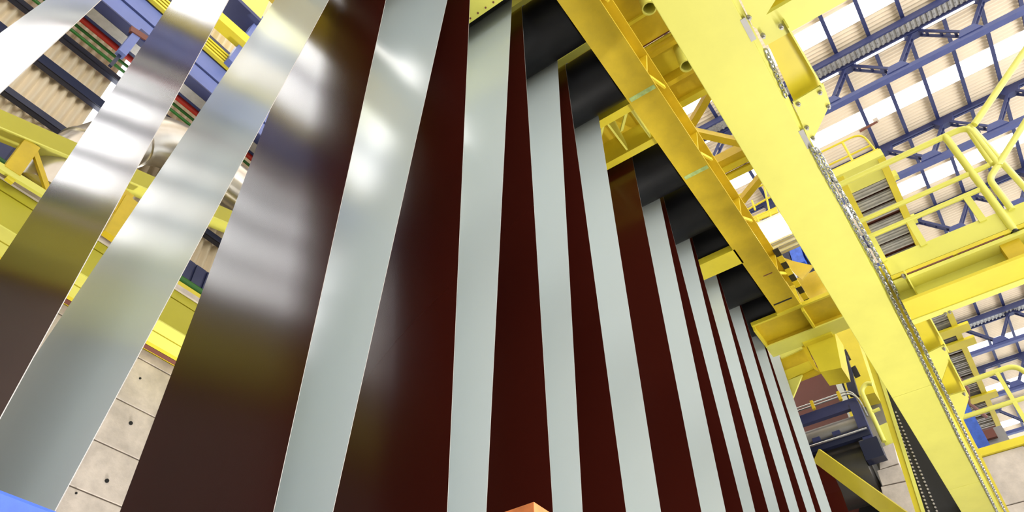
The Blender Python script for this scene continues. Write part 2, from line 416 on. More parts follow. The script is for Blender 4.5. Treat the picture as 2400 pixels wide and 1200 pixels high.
# upper cross frames above the rollers (seen through the missing-roller gap)
MB().box(5.95, 6.08, 1.83, 4.3, 9.0, 9.5).build('cross_beam', YEL, ca)
MB().box(6.70, 6.82, 1.83, 4.3, 9.0, 9.5).build('cross_beam', YEL, ca)
MB().box(5.95, 6.82, 1.83, 4.3, 9.5, 9.56).build('cover_plate', OCH, ca)
for y in (1.95, 2.35, 2.85):
    MB().prism([(6.08, y, 9.05), (6.70, y, 9.05), (6.70, y, 9.2), (6.42, y, 9.46), (6.08, y, 9.46)], (0, .03, 0)).build('gusset_plate', YELB, ca)
    MB().prism([(6.1, y+.05, 9.1), (6.38, y+.3, 9.1), (6.38, y+.3, 9.16), (6.1, y+.05, 9.16)], (0, .05, 0)).build('rib_plate', YELB, ca)
# main upper beams on both sides
MB().box(-1, 12.4, 1.5, 1.8, 9.95, 10.1).build('upper_beam', OCH, ca)
MB().box(-1, 12.4, 4.35, 4.75, 8.7, 9.3).build('far_beam', OCH, ca)
for x in (1.2, 3.6, 6.0, 8.4, 10.8): MB().box(x, x+.2, 1.52, 1.76, 9.06, 9.95).build('post', OCH, ca)
MB().box(.5, 12.4, 1.83, 4.4, 10.1, 10.14).build('top_deck', YEL, ca)
for x in (1.9, 3.0, 4.1, 5.2, 7.6, 8.7, 9.8): MB().box(x, x+.12, 1.83, 4.35, 9.85, 10.1).build('deck_rib', YELB, ca)
# end beam; ochre soffit and webs put the recess shade into the colour
MB().box(12.03, 12.42, .82, 2.37, ZA-.06, ZA-.03).build('end_beam_flange', YELB, ca)
MB().box(11.42, 12.1, .82, 2.37, 8.68, 8.70).build('end_beam_soffit', OCH, ca)
MB().box(12.1, 12.16, .82, 2.37, ZA-.03, 8.70).build('end_beam_web', OCH, ca)
MB().box(11.38, 11.43, .82, 2.37, 8.64, 8.72).build('end_beam_lip', YEL, ca)
MB().box(12.28, 12.36, .82, 2.37, ZA-.03, 8.70).build('end_beam_web', OCH, ca)
MB().box(11.43, 12.1, 1.40, 1.44, ZA-.05, 8.68).build('end_beam_rib', YEL, ca)
MB().box(11.43, 12.1, 2.33, 2.37, ZA-.05, 8.68).build('end_beam_rib', YEL, ca)
# hanging bearing box below the end beam
hb = thing('guide_wheel_box', (13.1, 1.6, 8.2), 'yellow guide box hanging below the end of the carriage', 'guide box')
A, B_, D_, E_ = (P(1885, 797, x=12.42), P(1955, 775, x=12.42), P(1972, 862, x=12.42), P(1922, 872, x=12.42))
MB().box(12.3, 12.75, 1.2, 1.75, 8.5, 8.63).build('hanger', YEL, hb)
MB().prism([A, B_, D_, E_], (.55, 0, 0)).build('housing', YEL, hb)
MB().prism([A+Vector((-.01, .1, 0)), A+Vector((-.01, .02, 0)), E_+Vector((-.01, .02, .02)), E_+Vector((-.01, .08, .1))], (.03, 0, 0)).build('side_plate', OCH, hb)
# yellow panel and gusset left of it
pb = thing('end_frame_bracket', (13.2, 2.9, 7.9), 'orange yellow bracket frame behind the last pale strip', 'bracket')
q = [P(x, y, x=13.3) for x, y in ((1826, 838), (1890, 815), (1905, 850), (1925, 872), (1838, 905))]
MB().prism(q, (.06, 0, 0)).build('panel', OCH, pb)
q = [P(x, y, x=13.24) for x, y in ((1835, 870), (1905, 842), (1912, 858), (1842, 893))]
MB().prism(q, (.05, 0, 0)).build('brace_plate', YEL, pb)
q = [P(x, y, x=13.24) for x, y in ((1843, 893), (1880, 878), (1858, 932), (1852, 930))]
MB().prism(q, (.05, 0, 0)).build('gusset_plate', YELB, pb)
q = [P(x, y, x=13.26) for x, y in ((1826, 826), (1882, 803), (1885, 815), (1830, 840))]
MB().prism(q, (.05, 0, 0)).build('cross_bar', YELB, pb)

# ---- overhead frame seen between the carriage and the near girder
of = thing('overhead_frame', (6, 1.2, 10), 'yellow overhead deck frame above and beside the carriage', 'frame')
ZO = 10.1
def plate(x0r, x1r, y0, y1_, mt, z=ZO, name='deck_plate', h=.05): return MB().box(x0r*z, x1r*z, y0, y1_, z, z+h).build(name, mt, of)
plate(.30, .583, .4, 1.75, OCH); plate(.589, .652, .4, 1.75, YEL); plate(.655, .70, .4, 1.75, OCH)
MB().box(.583*ZO, .589*ZO, .4, 1.75, ZO+.06, ZO+.08).build('shadow_gap', BRN, of)
MB().box(.592*ZO, .60*ZO, .4, 1.75, ZO-.16, ZO).build('rib', OCH, of)
MB().box(.535*ZO, .54*ZO, .4, 1.75, ZO-.05, ZO).build('rib', YEL, of)
MB().box(.648*ZO, .656*ZO, .4, 1.75, ZO-.22, ZO).build('rib', OCH, of)
MB().box(.70*ZO, .712*ZO, .4, 1.75, ZO-.1, ZO+.3).build('rib', YEL, of)
MB().box(.30*ZO, 1.2*ZO, .55, .8, ZO-.1, ZO+.15).build('side_beam', YEL, of)
for a, b in (((1617, 297), (1665, 215)), ((1628, 310), (1740, 335)), ((1738, 470), (1795, 400))):
    MB().bar(P(*a, z=ZO), P(*b, z=ZO), .12, .12).build('diagonal_brace', OCH, of)
MB().box(.857*ZO, .872*ZO, .5, 1.6, ZO, ZO+.2).build('cross_beam', OCH, of)
MB().box(.872*ZO, .885*ZO, .5, 1.6, ZO-.02, ZO+.05).build('cross_beam', YEL, of)
MB().box(.893*ZO, .906*ZO, .5, 1.6, ZO-.02, ZO+.05).build('cross_beam', YEL, of)
MB().box(.885*ZO, .893*ZO, .5, 1.6, ZO+.06, ZO+.1).build('shadow_gap', BRN, of)
for px, py in ((1522, 20), (1610, 155)):
    p = P(px, py, z=ZO-.55)
    pp = MB(); n = 20
    for rr, zz in ((.10, 0), (.10, .75), (.083, .75), (.083, 0)):
        pass
    ring = [(.105, 0), (.105, .6), (.085, .6), (.085, 0)]
    V = [(p.x+r_*math.cos(2*PI*k/n), p.y+r_*math.sin(2*PI*k/n), p.z+zz) for r_, zz in ring for k in range(n)]
    F = [(j*n+k, j*n+(k+1) % n, ((j+1) % 4)*n+(k+1) % n, ((j+1) % 4)*n+k) for j in range(4) for k in range(n)]
    o = MB().add(V, F).build('pipe_stub', YELB, loc=p, smooth=40)
    tag(o, 'short open yellow pipe stub beside the near girder, ' + ('upper of the two' if py < 100 else 'lower of the two'), 'pipe stub', 'yellow pipe stubs')

# ================================================================ NEAR GIRDER WITH CHAINS
ZB = 4.6
gb = thing('near_girder', (6, .25, ZB), 'broad bright yellow girder running diagonally down to the right', 'girder')
GX0, GX1 = -1.5, 12.9
JX = [P(2195, 905, z=ZB).x, P(2265, 1150, z=ZB).x]
xs = [GX0]+[P(2175, 905, z=ZB).x, P(2255, 1140, z=ZB).x]+[GX1]
for a, b in zip(xs[:-1], xs[1:]):
    MB().box(a+.002, b-.002, .034, .474, ZB, ZB+.5).build('girder_section', YELB, gb, bevel=.006)
MB().box(GX0, GX1, .0, .034, ZB+.03, ZB+.06).build('edge_strip', YELB, gb)
for xr, y in ((.67, -.0), ):
    pass
MB().box(1.34*ZB, GX1, -.085, .03, ZB+.14, ZB+.17).build('side_flange', YEL, gb)
# splice slots near the right edge
for (ax, ay), (bx_, by_) in (((1738, 45), (1765, 95)), ((1877, 305), (1900, 345))):
    a, b = P(ax, ay, z=ZB), P(bx_, by_, z=ZB)
    MB().box(a.x, b.x, .012, .05, ZB-.004, ZB+.01).build('slot_plate', GREY, gb)

# chain links
def link_mesh():
    n = 6; L, Wd, r = .060, .031, .0066; pts = []
    for k in range(16):
        a = 2*PI*k/16; x = math.cos(a)*Wd/2; y = math.sin(a)*Wd/2; y += (L/2-Wd/2)*(1 if math.sin(a) >= 0 else -1)
        pts.append(Vector((y, x, 0)))
    V, F = [], []
    for i, p in enumerate(pts):
        t = (pts[(i+1) % 16]-pts[i-1]).normalized(); u = Vector((0, 0, 1)); s = t.cross(u)
        V += [p+(s*math.cos(2*PI*k/n)+u*math.sin(2*PI*k/n))*r for k in range(n)]
    for i in range(16):
        for k in range(n): F.append((i*n+k, i*n+(k+1) % n, ((i+1) % 16)*n+(k+1) % n, ((i+1) % 16)*n+k))
    return mesh_only(MB().add(V, F), 'link', CHN, smooth=60)
lm = link_mesh()
for (path, lab) in (([(1905, 352), (1935, 410), (2010, 545), (2075, 665), (2150, 820), (2250, 1030), (2345, 1215)], 'galvanised link chain running tight along the bright girder edge'),
                    ([(1916, 352), (1951, 412), (2027, 547), (2095, 672), (2170, 825), (2272, 1035), (2364, 1215)], 'outer galvanised link chain, right of the tight one')):
    pts = [P(x, y, z=ZB-.03) for x, y in path]
    d = [0]
    for a, b in zip(pts[:-1], pts[1:]): d.append(d[-1]+(b-a).length)
    t = thing('link_chain', pts[0], lab, 'chain', 'link chains on the girder')
    n = int(d[-1]/.046)
    for k in range(n):
        s = k*.046; j = max(i for i in range(len(d)) if d[i] <= s); j = min(j, len(pts)-2)
        p = pts[j].lerp(pts[j+1], (s-d[j])/(d[j+1]-d[j])); tv = (pts[j+1]-pts[j])
        inst(lm, 'link', t, p+Vector((0, 0, .004*math.sin(k))), rot=(PI/4+(k % 2)*PI/2+.15*math.sin(k*1.7), 0, math.atan2(tv.y, tv.x)))
# short piece of chain in the gap beside the first bracket
a, b = P(1797, 122, z=ZB+.02), P(1848, 238, z=ZB+.02); t = thing('link_chain', a, 'short chain piece in the gap above the upper bracket', 'chain', 'link chains on the girder')
for k in range(int((b-a).length/.046)):
    p = a.lerp(b, k*.046/(b-a).length); inst(lm, 'link', t, p, rot=(PI/4+(k % 2)*PI/2, 0, math.atan2((b-a).y, (b-a).x)))

# brackets on the far side of the girder
bolt = mesh_only(MB().tube([(0, 0, -.02), (0, 0, .012)], .016, 6).tube([(0, 0, -.035), (0, 0, -.018)], .009, 8), 'bolt', GREY)
def bracket(label, rect, trap, bolts, zp=ZB-.02):
    o = thing('hanger_bracket', P(*(rect or trap)[0], z=zp), label, 'bracket', 'brackets along the near girder')
    if rect: 
        q = [P(x, y, z=zp+.12) for x, y in rect]; MB().prism(q, (0, 0, .02)).build('recessed_web', YEL, o)
        e = [P(x, y, z=zp) for x, y in rect]
        MB().bar(e[1], e[2], .012, .16, up=(0, 0, 1)).build('flange_edge', YELB, o)
    if trap: MB().prism([P(x, y, z=zp) for x, y in trap], (0, 0, .014)).build('gusset_plate', YELB, o)
    for x, y in bolts: inst(bolt, 'bolt', o, P(x, y, z=zp))
bracket('yellow bracket plate at the top edge beside the girder', None, [(1728, -20), (1830, -20), (1775, 68), (1765, 62)], [(1755, 40)])
bracket('long yellow bolted bracket beside the upper girder, with recessed web', [(1787, 75), (1840, 52), (1928, 205), (1862, 240)], [(1858, 240), (1930, 197), (1946, 243), (1906, 327), (1893, 322)], [(1788, 83), (1830, 62), (1921, 215), (1870, 242), (1890, 297), (1941, 248), (1905, 322)])
bracket('yellow bolted bracket beside the middle of the girder, right of the chains', [(2080, 660), (2122, 640), (2216, 810), (2170, 835)], [(2166, 832), (2214, 808), (2226, 838), (2207, 893), (2200, 890)], [(2117, 646), (2086, 660), (2211, 815)])
bracket('lowest yellow bolted bracket beside the chains, above the blue post', [(2207, 895), (2226, 842), (2263, 915), (2222, 925)], [(2218, 930), (2263, 916), (2271, 934), (2256, 985), (2245, 985)], [(2258, 921)])

# ================================================================ RIGHT-HAND WALKWAY
XW = 6.3
wk = thing('walkway', (XW+.3, -1.6, 4.4), 'yellow walkway with wide girder and toe plate at right', 'walkway')
YW1 = -4.0
MB().box(XW, XW+.02, YW1, -.08, XW/1.335, XW/1.277).build('toe_plate', YELB, wk)
MB().box(XW-.02, XW+.02, YW1, -.06, 4.66, 4.70).build('deck_angle', YEL, wk)
MB().box(XW+.04, XW+.75, YW1, -.06, 4.68, 4.71).build('deck_plate', GRATE, wk)
MB().box(XW-.02, XW+.34, YW1, -.06, 4.60, 4.64).build('top_flange', YELB, wk)
MB().box(XW+.14, XW+.17, YW1, -.06, 4.40, 4.60).build('web', YELB, wk)
MB().box(XW-.02, XW+.30, YW1, -.06, 4.37, 4.40).build('bottom_flange', YEL, wk)
MB().box(XW+.28, XW+.36, YW1, -.06, 4.36, 4.385).build('flange_lip', YELB, wk)
MB().box(XW+.02, XW+.15, -1.14, -.98, 4.40, 4.60).build('web_stiffener', OCH, wk)
MB().box(XW-.022, XW-.018, -.62, -.15, 4.645, 4.66).build('shadow_slot', BRN, wk)
MB().box(XW-.022, XW-.018, -1.05, -.66, 4.645, 4.655).build('shadow_slot', BRN, wk)
for x, y in ((2214, 732), (2224, 728)): inst(bolt, 'bolt', wk, P(x, y, z=4.37))
# railing, near face
rl = thing('walkway_railing', (XW, -.8, 4.9), 'yellow tube railing along the walkway edge, right of the chains', 'railing')
r_ = .032
MB().tube(fillet([(XW, -.03, XW/1.034), (XW, -1.36, XW/1.034), (XW, -1.36, XW/1.16)], .12), r_, 10).build('top_rail', YELB, rl, smooth=40)
MB().tube([(XW, -.03, XW/1.146), (XW, -1.30, XW/1.146)], .026, 10).build('mid_rail', YELB, rl, smooth=40)
MB().tube([(XW, -.03, XW/1.197), (XW, -1.16, XW/1.197)], .026, 10).build('low_rail', YELB, rl, smooth=40)
MB().tube([(XW, -1.142, XW/1.035), (XW, -1.142, 4.66)], .036, 12).build('post', YELB, rl, smooth=40)
n = 16; q = [(XW-.03, -1.2, 4.62)]
for y in (-.085, -.46, -.985): MB().box(XW-.012, XW+.012, y-.03, y+.03, 4.9, XW/1.197).build('stub_post', YELB, rl)
MB().tube([(XW-.02, -1.142, 4.66), (XW-.02, -1.142, 4.64)], .026, 12).build('post_socket', BLK, rl, smooth=40)
# corner gate + stair hand rails
gt = thing('stair_handrail', (XW+.4, -1.6, 4.9), 'yellow sloping stair handrail crossing the upper right corner', 'handrail')
def tubep(name, pts, r, parent, mt=None): return MB().tube(pts, r, 10).build(name, mt or YELB, parent, smooth=40)
tubep('rail', [P(2283, 292, x=XW), P(2420, 92, x=XW)], .034, gt)
tubep('rail', fillet([P(2408, 278, x=XW), P(2318, 420, x=XW), P(2372, 492, x=XW)], .07), .03, gt)
a = P(2272, 296, x=XW); tubep('rail', [a, a.lerp(P(2420, 460, z=a.z), 1)], .034, gt)
tubep('rail', fillet([P(2268, 300, x=XW), P(2300, 350, x=XW), P(2325, 385, x=XW)], .05), .028, gt)

# first walkway beam at the top, near girder
tb = thing('upper_cross_girder', (3, -1.5, 4.7), 'yellow cross girder at the top edge above the first skylight', 'girder')
MB().box(2.98, 3.2, -3.5, -.02, 4.62, 4.66).build('bottom_flange', YELB, tb)
MB().box(3.04, 3.1, -3.5, -.02, 4.66, 5.1).build('web', YEL, tb)
MB().box(2.55, 2.72, -3.5, -.1, 4.72, 4.76).build('bottom_flange', YEL, tb)
MB().box(2.3, 3.1, -3.5, -.1, 4.95, 4.98).build('deck_plate', YEL, tb)

# high catwalk along the hall
ZCW = 10.0
cw = thing('catwalk', (15, -.5, ZCW), 'yellow catwalk with ribbed steel planks seen from below', 'catwalk')
CX0, CX1 = 1.015*ZCW, 21.3
MB().box(CX0, CX1, -.92, -.80, ZCW-.04, ZCW+.2).build('stringer', YEL, cw)
MB().box(CX0, CX1, -.20, -.08, ZCW-.04, ZCW+.2).build('stringer', YEL, cw)
MB().box(CX0-.06, CX0+.5, -.92, -.08, ZCW-.02, ZCW+.15).build('end_plate', YELB, cw)
pk = mesh_only(MB().box(0, .26, -.80, -.20, 0, .03).box(.02, .06, -.80, -.20, -.03, 0).box(.2, .24, -.80, -.20, -.03, 0).box(.11, .15, -.80, -.20, -.02, 0), 'steel_plank', GRATE)
x = CX0+.55; k = 0
while x < CX1-.3:
    inst(pk, 'steel_plank', cw, (x, 0, ZCW+.06)); x += .34+.05*(k % 3 == 2); k += 1
MB().box(CX0+.5, CX1, -.8, -.2, ZCW+.14, ZCW+.16).build('deck_backing', BRN, cw)
for xr in (1.58, 1.64, 1.9): MB().box(xr*ZCW, xr*ZCW+.3, -1.12, -.1, ZCW-.08, ZCW-.02).build('cross_tie', YEL, cw)
for xr in (1.07, 1.2, 1.3): MB().box(xr*ZCW, xr*ZCW+.12, -1.0, -.92, ZCW-.02, ZCW+.12).build('clip', YELB, cw)
# end railing of the catwalk
er = thing('catwalk_end_railing', (CX0+.2, -.4, ZCW+.2), 'thin yellow railing at the near end of the catwalk', 'railing')
XR = CX0
def xz(r): return XR/r
MB().tube(fillet([(XR, .05, xz(.942)), (XR, -.80, xz(.942)), (XR+.1, -.86, ZCW+.2)], .2), .02, 8).build('top_rail', YEL, er, smooth=40)
MB().tube([(XR, .05, xz(.978)), (XR, -.83, xz(.978))], .018, 8).build('mid_rail', YEL, er, smooth=40)
for y in (-.45, -.02): MB().tube([(XR, y, xz(.944)), (XR, y, ZCW+.1)], .022, 8).build('post', YEL, er, smooth=40)
MB().box(XR-.02, XR+.02, -.9, .1, ZCW+.12, ZCW+.22).build('toe_board', YEL, er)
a = P(2015, 308, x=XR); b = P(2056, 285, x=XR)
MB().bar(a, b, .03, .03).build('antenna_arm', BRN, er); MB().box(b.x-.03, b.x+.03, b.y-.03, b.y+.05, b.z, b.z+.08).build('sensor_box', CON, er)

# lower railing on the far concrete wall
lr = thing('pit_edge_railing', (XE+.1, -1, 6.6), 'yellow railing on the concrete edge at lower right', 'railing')
XL = XE+.05
MB().tube(fillet([(XL, .35, XL/1.84), (XL, -1.35, XL/1.825), (XL, -1.5, XL/1.9), (XL, -1.5, 6.7)], .25), .05, 12).build('top_rail', YELB, lr, smooth=40)
MB().tube([(XL, .2, XL/1.992), (XL, -3.0, XL/1.992)], .045, 12).build('mid_rail', YELB, lr, smooth=40)
MB().bar((XL, -1.03, XL/1.83), (XL, -1.03, 6.68), .07, .07, up=(1, 0, 0)).build('post', YELB, lr)
MB().box(XE-.06, XE+.12, -4, .6, 6.58, 6.72).build('base_plate', YEL, lr)
bp = MB(); a = P(2275, 985, x=16.0); b = P(2305, 1045, x=16.0)
tag(MB().box(16, 16.2, a.y-.1, a.y+.12, FLOOR_Z, ZCW-.04).build('blue_post', BLUB), 'blue steel post between the lowest bracket and the railing', 'post')
# dark machinery beside the blue post
p = P(2325, 1025, x=17.5)
vb = thing('valve_block', (p.x, p.y, FLOOR_Z), 'dark grey valve block beside the blue post', 'machinery')
MB().box(p.x, p.x+.4, p.y-.28, p.y+.25, FLOOR_Z, p.z+.2).build('body', GREY, vb)
MB().box(p.x-.1, p.x, p.y-.1, p.y+.3, p.z-.05, p.z+.15).build('manifold', BRN, vb)
p = P(2275, 925, z=ZCW-.03)
MB().tube([(p.x-1.1, p.y+.1, p.z), (p.x-.4, p.y+.02, p.z-.06), (p.x+.3, p.y+.12, p.z-.02), (p.x+1.2, p.y-.1, p.z-.05)], .05, 8).build('cable', BRN, cw, smooth=40)

# ================================================================ ROLL STATION AT THE FAR END
XS = 14.2
rsn = thing('roll_station', (XS+.3, 2.3, 6.8), 'dark blue framed roll stand behind the last strips', 'roll stand')
def zr(r, x=XS): return x/r
Ya, Yb = .101*XS, 3.6
MB().box(XS, XS+.12, Ya, Yb, zr(1.775), zr(1.73)).build('frame_bar', BLU, rsn)
for k, r in enumerate((1.705, 1.718)):
    MB().tube(fillet([(XS-.1, Yb, zr(r)), (XS-.1, Ya+.05, zr(r)), (XS-.1, Ya-.06, zr(1.76)), (XS-.1, Ya-.08, zr(1.85))], .12), .018, 8).build('hydraulic_pipe', CHN, rsn, smooth=40)
for y in (1.7, 2.25): MB().box(XS-.13, XS-.06, y-.03, y+.03, zr(1.735), zr(1.695)).build('pipe_clamp', OCH, rsn)
MB().box(XS-.02, XS+.2, .100*XS, .113*XS, zr(2.03), zr(1.755)).build('side_plate', BLU, rsn)
MB().box(XS-.05, XS+.2, .095*XS, .119*XS, zr(2.07), zr(1.955)).build('bearing_housing', BLUD, rsn)
MB().tube([(XS+.25, Ya+.1, zr(1.835)), (XS+.25, Yb, zr(1.835))], .2, 28).build('small_roll', GREY, rsn, smooth=40)
MB().box(XS-.04, XS+.08, Ya, Yb, zr(1.935), zr(1.885)).build('frame_bar', BLUD, rsn)
MB().tube([(XS-.08, Ya+.02, zr(1.905)), (XS-.08, Yb, zr(1.905))], .022, 8).build('hydraulic_pipe', CHN, rsn, smooth=40)
MB().box(XS-.02, XS+.06, 1.95, 2.1, zr(1.9), zr(1.86)).build('lug', BLU, rsn)
MB().box(XS-.02, XS+.06, 2.35, 2.5, zr(1.9), zr(1.86)).build('lug', BLU, rsn)
rr2 = .62; xr2 = XS+.75
MB().tube([(xr2, .119*xr2-.1, zr(2.02, xr2)-.35), (xr2, .119*xr2-.06, zr(2.02, xr2)-.35), (xr2, Yb, zr(2.02, xr2)-.35)], [rr2-.05, rr2, rr2], 40).build('large_roll', mat('dark_roll', (.10, .095, .09), .32, metal=.7), rsn, smooth=40)
# strip wrapping the large roll and hanging beyond
n = 20; V = []; zc2 = zr(2.02, xr2)-.35
for k in range(n+1):
    an = PI*.35+PI*.9*k/n
    for y in (.158*xr2, Yb-.1): V.append((xr2+(rr2+.006)*math.cos(an), y, zc2+(rr2+.006)*math.sin(an)))
V += [(xr2-rr2-.0, .158*xr2, FLOOR_Z+.05), (xr2-rr2-.0, Yb-.1, FLOOR_Z+.05)]
F = [(2*k, 2*k+1, 2*k+3, 2*k+2) for k in range(n+1)]
o = MB().add(V, F).build('steel_strip', MAR, smooth=40); tag(o, 'maroon strip wrapped over the large dark roll at far end', 'steel strip')
mb = MB().box(16.4, 16.404, .119*16.4, 3.7, FLOOR_Z, 11)
tag(mb.build('steel_strip', mat('maroon_coating_back', (.10, .015, .009), .3)), 'maroon strip hanging behind the blue roll stand', 'steel strip')
tag(MB().box(16.3, 16.31, .1115*16.3, .1195*16.3, FLOOR_Z, 11).build('guide_strip', LIT), 'narrow pale strip edge right of the rear maroon strip', 'guide strip')
# dark blue upright
up = thing('steel_upright', P(2000, 940, x=14.6), 'dark blue steel upright with clamps below the guide box', 'upright')
q = [P(x, y, x=14.6) for x, y in ((1966, 832), (1984, 832), (2012, 925), (1990, 925))]
MB().prism(q, (.12, 0, 0)).build('web', BLUD, up)
q = [P(x, y, x=14.58) for x, y in ((1966, 826), (1974, 822), (1982, 845), (1972, 848))]
MB().prism(q, (.02, 0, 0)).build('blue_tag', BLUL, up)
for (x0, y0) in ((1978, 824), (2000, 862)):
    q = [P(x, y, x=14.75) for x, y in ((x0-6, y0), (x0+4, y0-6), (x0+14, y0+14), (x0+2, y0+20))]
    MB().prism(q, (.1, 0, 0)).build('clamp', BLK, up)
# yellow frame around, and the background yellow wall of the stand
q = [P(x, y, x=15.2) for x, y in ((1940, 790), (2000, 765), (2050, 920), (1990, 935))]
fp = thing('yellow_frame', (15.3, 1.75, FLOOR_Z), 'yellow frame plate behind the dark blue upright', 'frame plate')
MB().prism(q, (.5, 0, 0)).build('plate', YEL, fp)
MB().box(15.6, 15.7, .1125*15.3, .119*15.3, FLOOR_Z, 15.3/1.7).build('leg', YEL, fp)
tag(MB().box(15.8, 16.0, .07*15.8, .105*15.8, FLOOR_Z, 15.8/1.72).build('grey_machine_panel', GREY), 'grey machine panel behind the small yellow guard loop', 'machine panel')
# guard loop
gl = thing('guard_loop', P(2080, 1040, x=14.5), 'small yellow tubular guard loop left of the inclined bar', 'guard rail')
XG = 14.5
tubep('loop_tube', fillet([P(2072, 1035, x=XG), P(2018, 915, x=XG), P(2030, 898, x=XG), P(2045, 900, x=XG)], .12), .045, gl)
tubep('cross_tube', [P(2045, 965, x=XG), P(2062, 958, x=XG)], .035, gl)
q = [P(x, y, x=XG+.06) for x, y in ((2056, 1000), (2078, 990), (2098, 1040), (2078, 1050))]
MB().prism(q, (.04, 0, 0)).build('base_plate', YELB, gl)
# concrete pedestal
q = [(2056, 1052), (2092, 1038), (2110, 1090), (2092, 1096), (2140, 1260), (2098, 1275), (2072, 1105), (2056, 1095)]
cp = thing('concrete_pedestal', P(2080, 1200, x=14.3), 'rough concrete pedestal right of the dark roll', 'pedestal')
for poly in ([(2058, 1052), (2094, 1037), (2106, 1085), (2062, 1100)], [(2055, 1103), (2108, 1088), (2126, 1125), (2068, 1138)], [(2064, 1141), (2127, 1128), (2165, 1260), (2098, 1270)]):
    MB().prism([P(x, y, x=14.5) for x, y in poly], (.5, 0, 0)).build('concrete_block', CON, cp, bevel=.01)
q = [P(x, y, x=15.75) for x, y in ((2030, 1060), (2075, 1050), (2110, 1300), (2000, 1300))]
tag(MB().prism(q, (.2, 0, 0)).build('machine_base', BLK), 'black machine base behind the concrete pedestal', 'machine base')
# diagonal brace in front
a, b = P(1915, 1068, x=13.75), P(2095, 1200, x=13.2)
tag(MB().bar(a, b+(b-a)*.3, .06, .27, up=(0, 0, 1)).build('diagonal_brace', YEL), 'yellow diagonal brace crossing in front of the dark roll', 'brace')
# inclined bar and black cable carrier beside the girder
XB = 12.6
q = [P(x, y, x=XB) for x, y in ((2000, 740), (2020, 735), (2172, 1215), (2150, 1215))]
ib = thing('inclined_bar', P(2160, 1200, x=XB), 'long yellow bar left of the black cable carrier', 'bar')
MB().prism(q, (.08, 0, 0)).build('bar', YEL, ib)
q = [P(x, y, x=XB-.02) for x, y in ((2014, 738), (2021, 735), (2173, 1215), (2164, 1215))]
MB().prism(q, (.02, 0, 0)).build('bar_lip', YELB, ib)
cc = thing('cable_carrier', P(2200, 1200, x=XB), 'black cable carrier with rows of shiny rivets beside the girder', 'cable carrier')
q = [P(x, y, x=XB+.12) for x, y in ((2030, 800), (2042, 790), (2262, 1215), (2172, 1215))]
MB().prism(q, (.06, 0, 0)).build('carrier_belt', BLK, cc)
rvm = mesh_only(MB().tube([(-.015, 0, 0), (.01, 0, 0)], .016, 6), 'rivet', EDGE)
for k in range(46):
    f_ = k/45
    for fx in (.08, .3):
        if fx == .3 and f_ < .35: continue
        xl = 2038+(2172-2038)*f_; xr_ = 2042+(2262-2042)*f_; yy = 830+(1215-830)*f_
        inst(rvm, 'rivet', cc, P(xl+4+(xr_-xl)*fx, yy, x=XB+.11))

# ================================================================ LAMP, LOUVRES AND BLUE BOXES BEYOND THE GIRDERS
ZLm = 10.6
lp = thing('tube_lamp', (1.07*ZLm, 1.3, ZLm), 'glowing white tube lamp between the two yellow girders', 'lamp')
MB().tube([(1.066*ZLm, .9, ZLm), (1.066*ZLm, 1.66, ZLm)], .05, 12).tube([(1.076*ZLm, .9, ZLm), (1.076*ZLm, 1.66, ZLm)], .05, 12).build('tube', LAMP, lp)
MB().box(1.045*ZLm, 1.10*ZLm, .85, 1.72, ZLm+.07, ZLm+.12).build('reflector', WHT, lp)
MB().box(11.3, 11.4, .6, .95, 10.2, 10.72).build('bracket', YEL, lp)
lvp = thing('louvre_panel', (1.12*ZLm, 1.3, ZLm), 'grey slatted panels just below the tube lamp', 'louvre')
for k, r in enumerate((1.10, 1.108, 1.116, 1.124, 1.132, 1.14)):
    MB().box(r*ZLm, r*ZLm+.05, .85, 1.72, ZLm+.02, ZLm+.1).build('slat', GRATE if k % 2 else WHT, lvp)
MB().box(11.85, 11.9, .6, .95, 10.2, 10.7).build('bracket', YEL, lvp)
rk = thing('equipment_rack', (16.3, 1.7, FLOOR_Z), 'rack of blue, dark and white boxes beyond the girders', 'rack')
MB().box(16.5, 16.7, 1.35, 2.15, FLOOR_Z, 14.6).build('column', BLUD, rk)
for i, (p4, mt, lab) in enumerate((([(1850, 588), (1876, 577), (1886, 612), (1860, 622)], BLUB, 'larger bright blue panel box beyond the girders'), ([(1879, 576), (1900, 568), (1906, 592), (1888, 600)], BLUB, 'smaller bright blue panel box beyond the girders'), ([(1822, 600), (1848, 590), (1858, 622), (1836, 630)], BLUD, 'dark panel box left of the blue boxes'), ([(1838, 628), (1856, 622), (1862, 642), (1846, 650)], WHT, 'small white panel near the striped end guard'))):
    q = [P(x, y, x=16.2) for x, y in p4]; MB().prism(q, (.3, 0, 0)).build('panel_box', mt, rk)['label'] = lab
# gusset at the striped end
q = [P(x, y, x=12.45) for x, y in ((1826, 600), (1860, 612), (1905, 622), (1880, 655), (1862, 640))]
MB().prism(q, (.05, 0, 0)).build('corner_gusset', OCH, ca)
# ochre plates under the gusset
q = [P(x, y, x=12.9) for x, y in ((1860, 655), (1925, 628), (1965, 720), (1890, 748))]
MB().prism(q, (.1, 0, 0)).build('end_frame_plate', OCH, ca)
# small railing seen between the girders
sr = thing('service_railing', P(1780, 480, x=11.8), 'thin yellow railing seen between the two diagonal girders', 'railing')
for a, b in (((1722, 462), (1795, 430)), ((1745, 495), (1805, 462)), ((1768, 512), (1820, 486)), ((1788, 425), (1808, 515)), ((1762, 470), (1770, 492))):
    tubep('rail', [P(*a, x=11.8), P(*b, x=11.8)], .022, sr, YEL)
MB().tube([(11.8, 1.64, 10.08), (11.8, 1.64, 11.6)], .025, 8).build('post', YEL, sr, smooth=40)
MB().bar(P(1765, 515, x=11.8), P(1822, 492, x=11.8), .03, .16).build('toe_board', YEL, sr)

# ================================================================ LEFT SIDE BEYOND THE STRIPS
def zl(r, y): return r*y
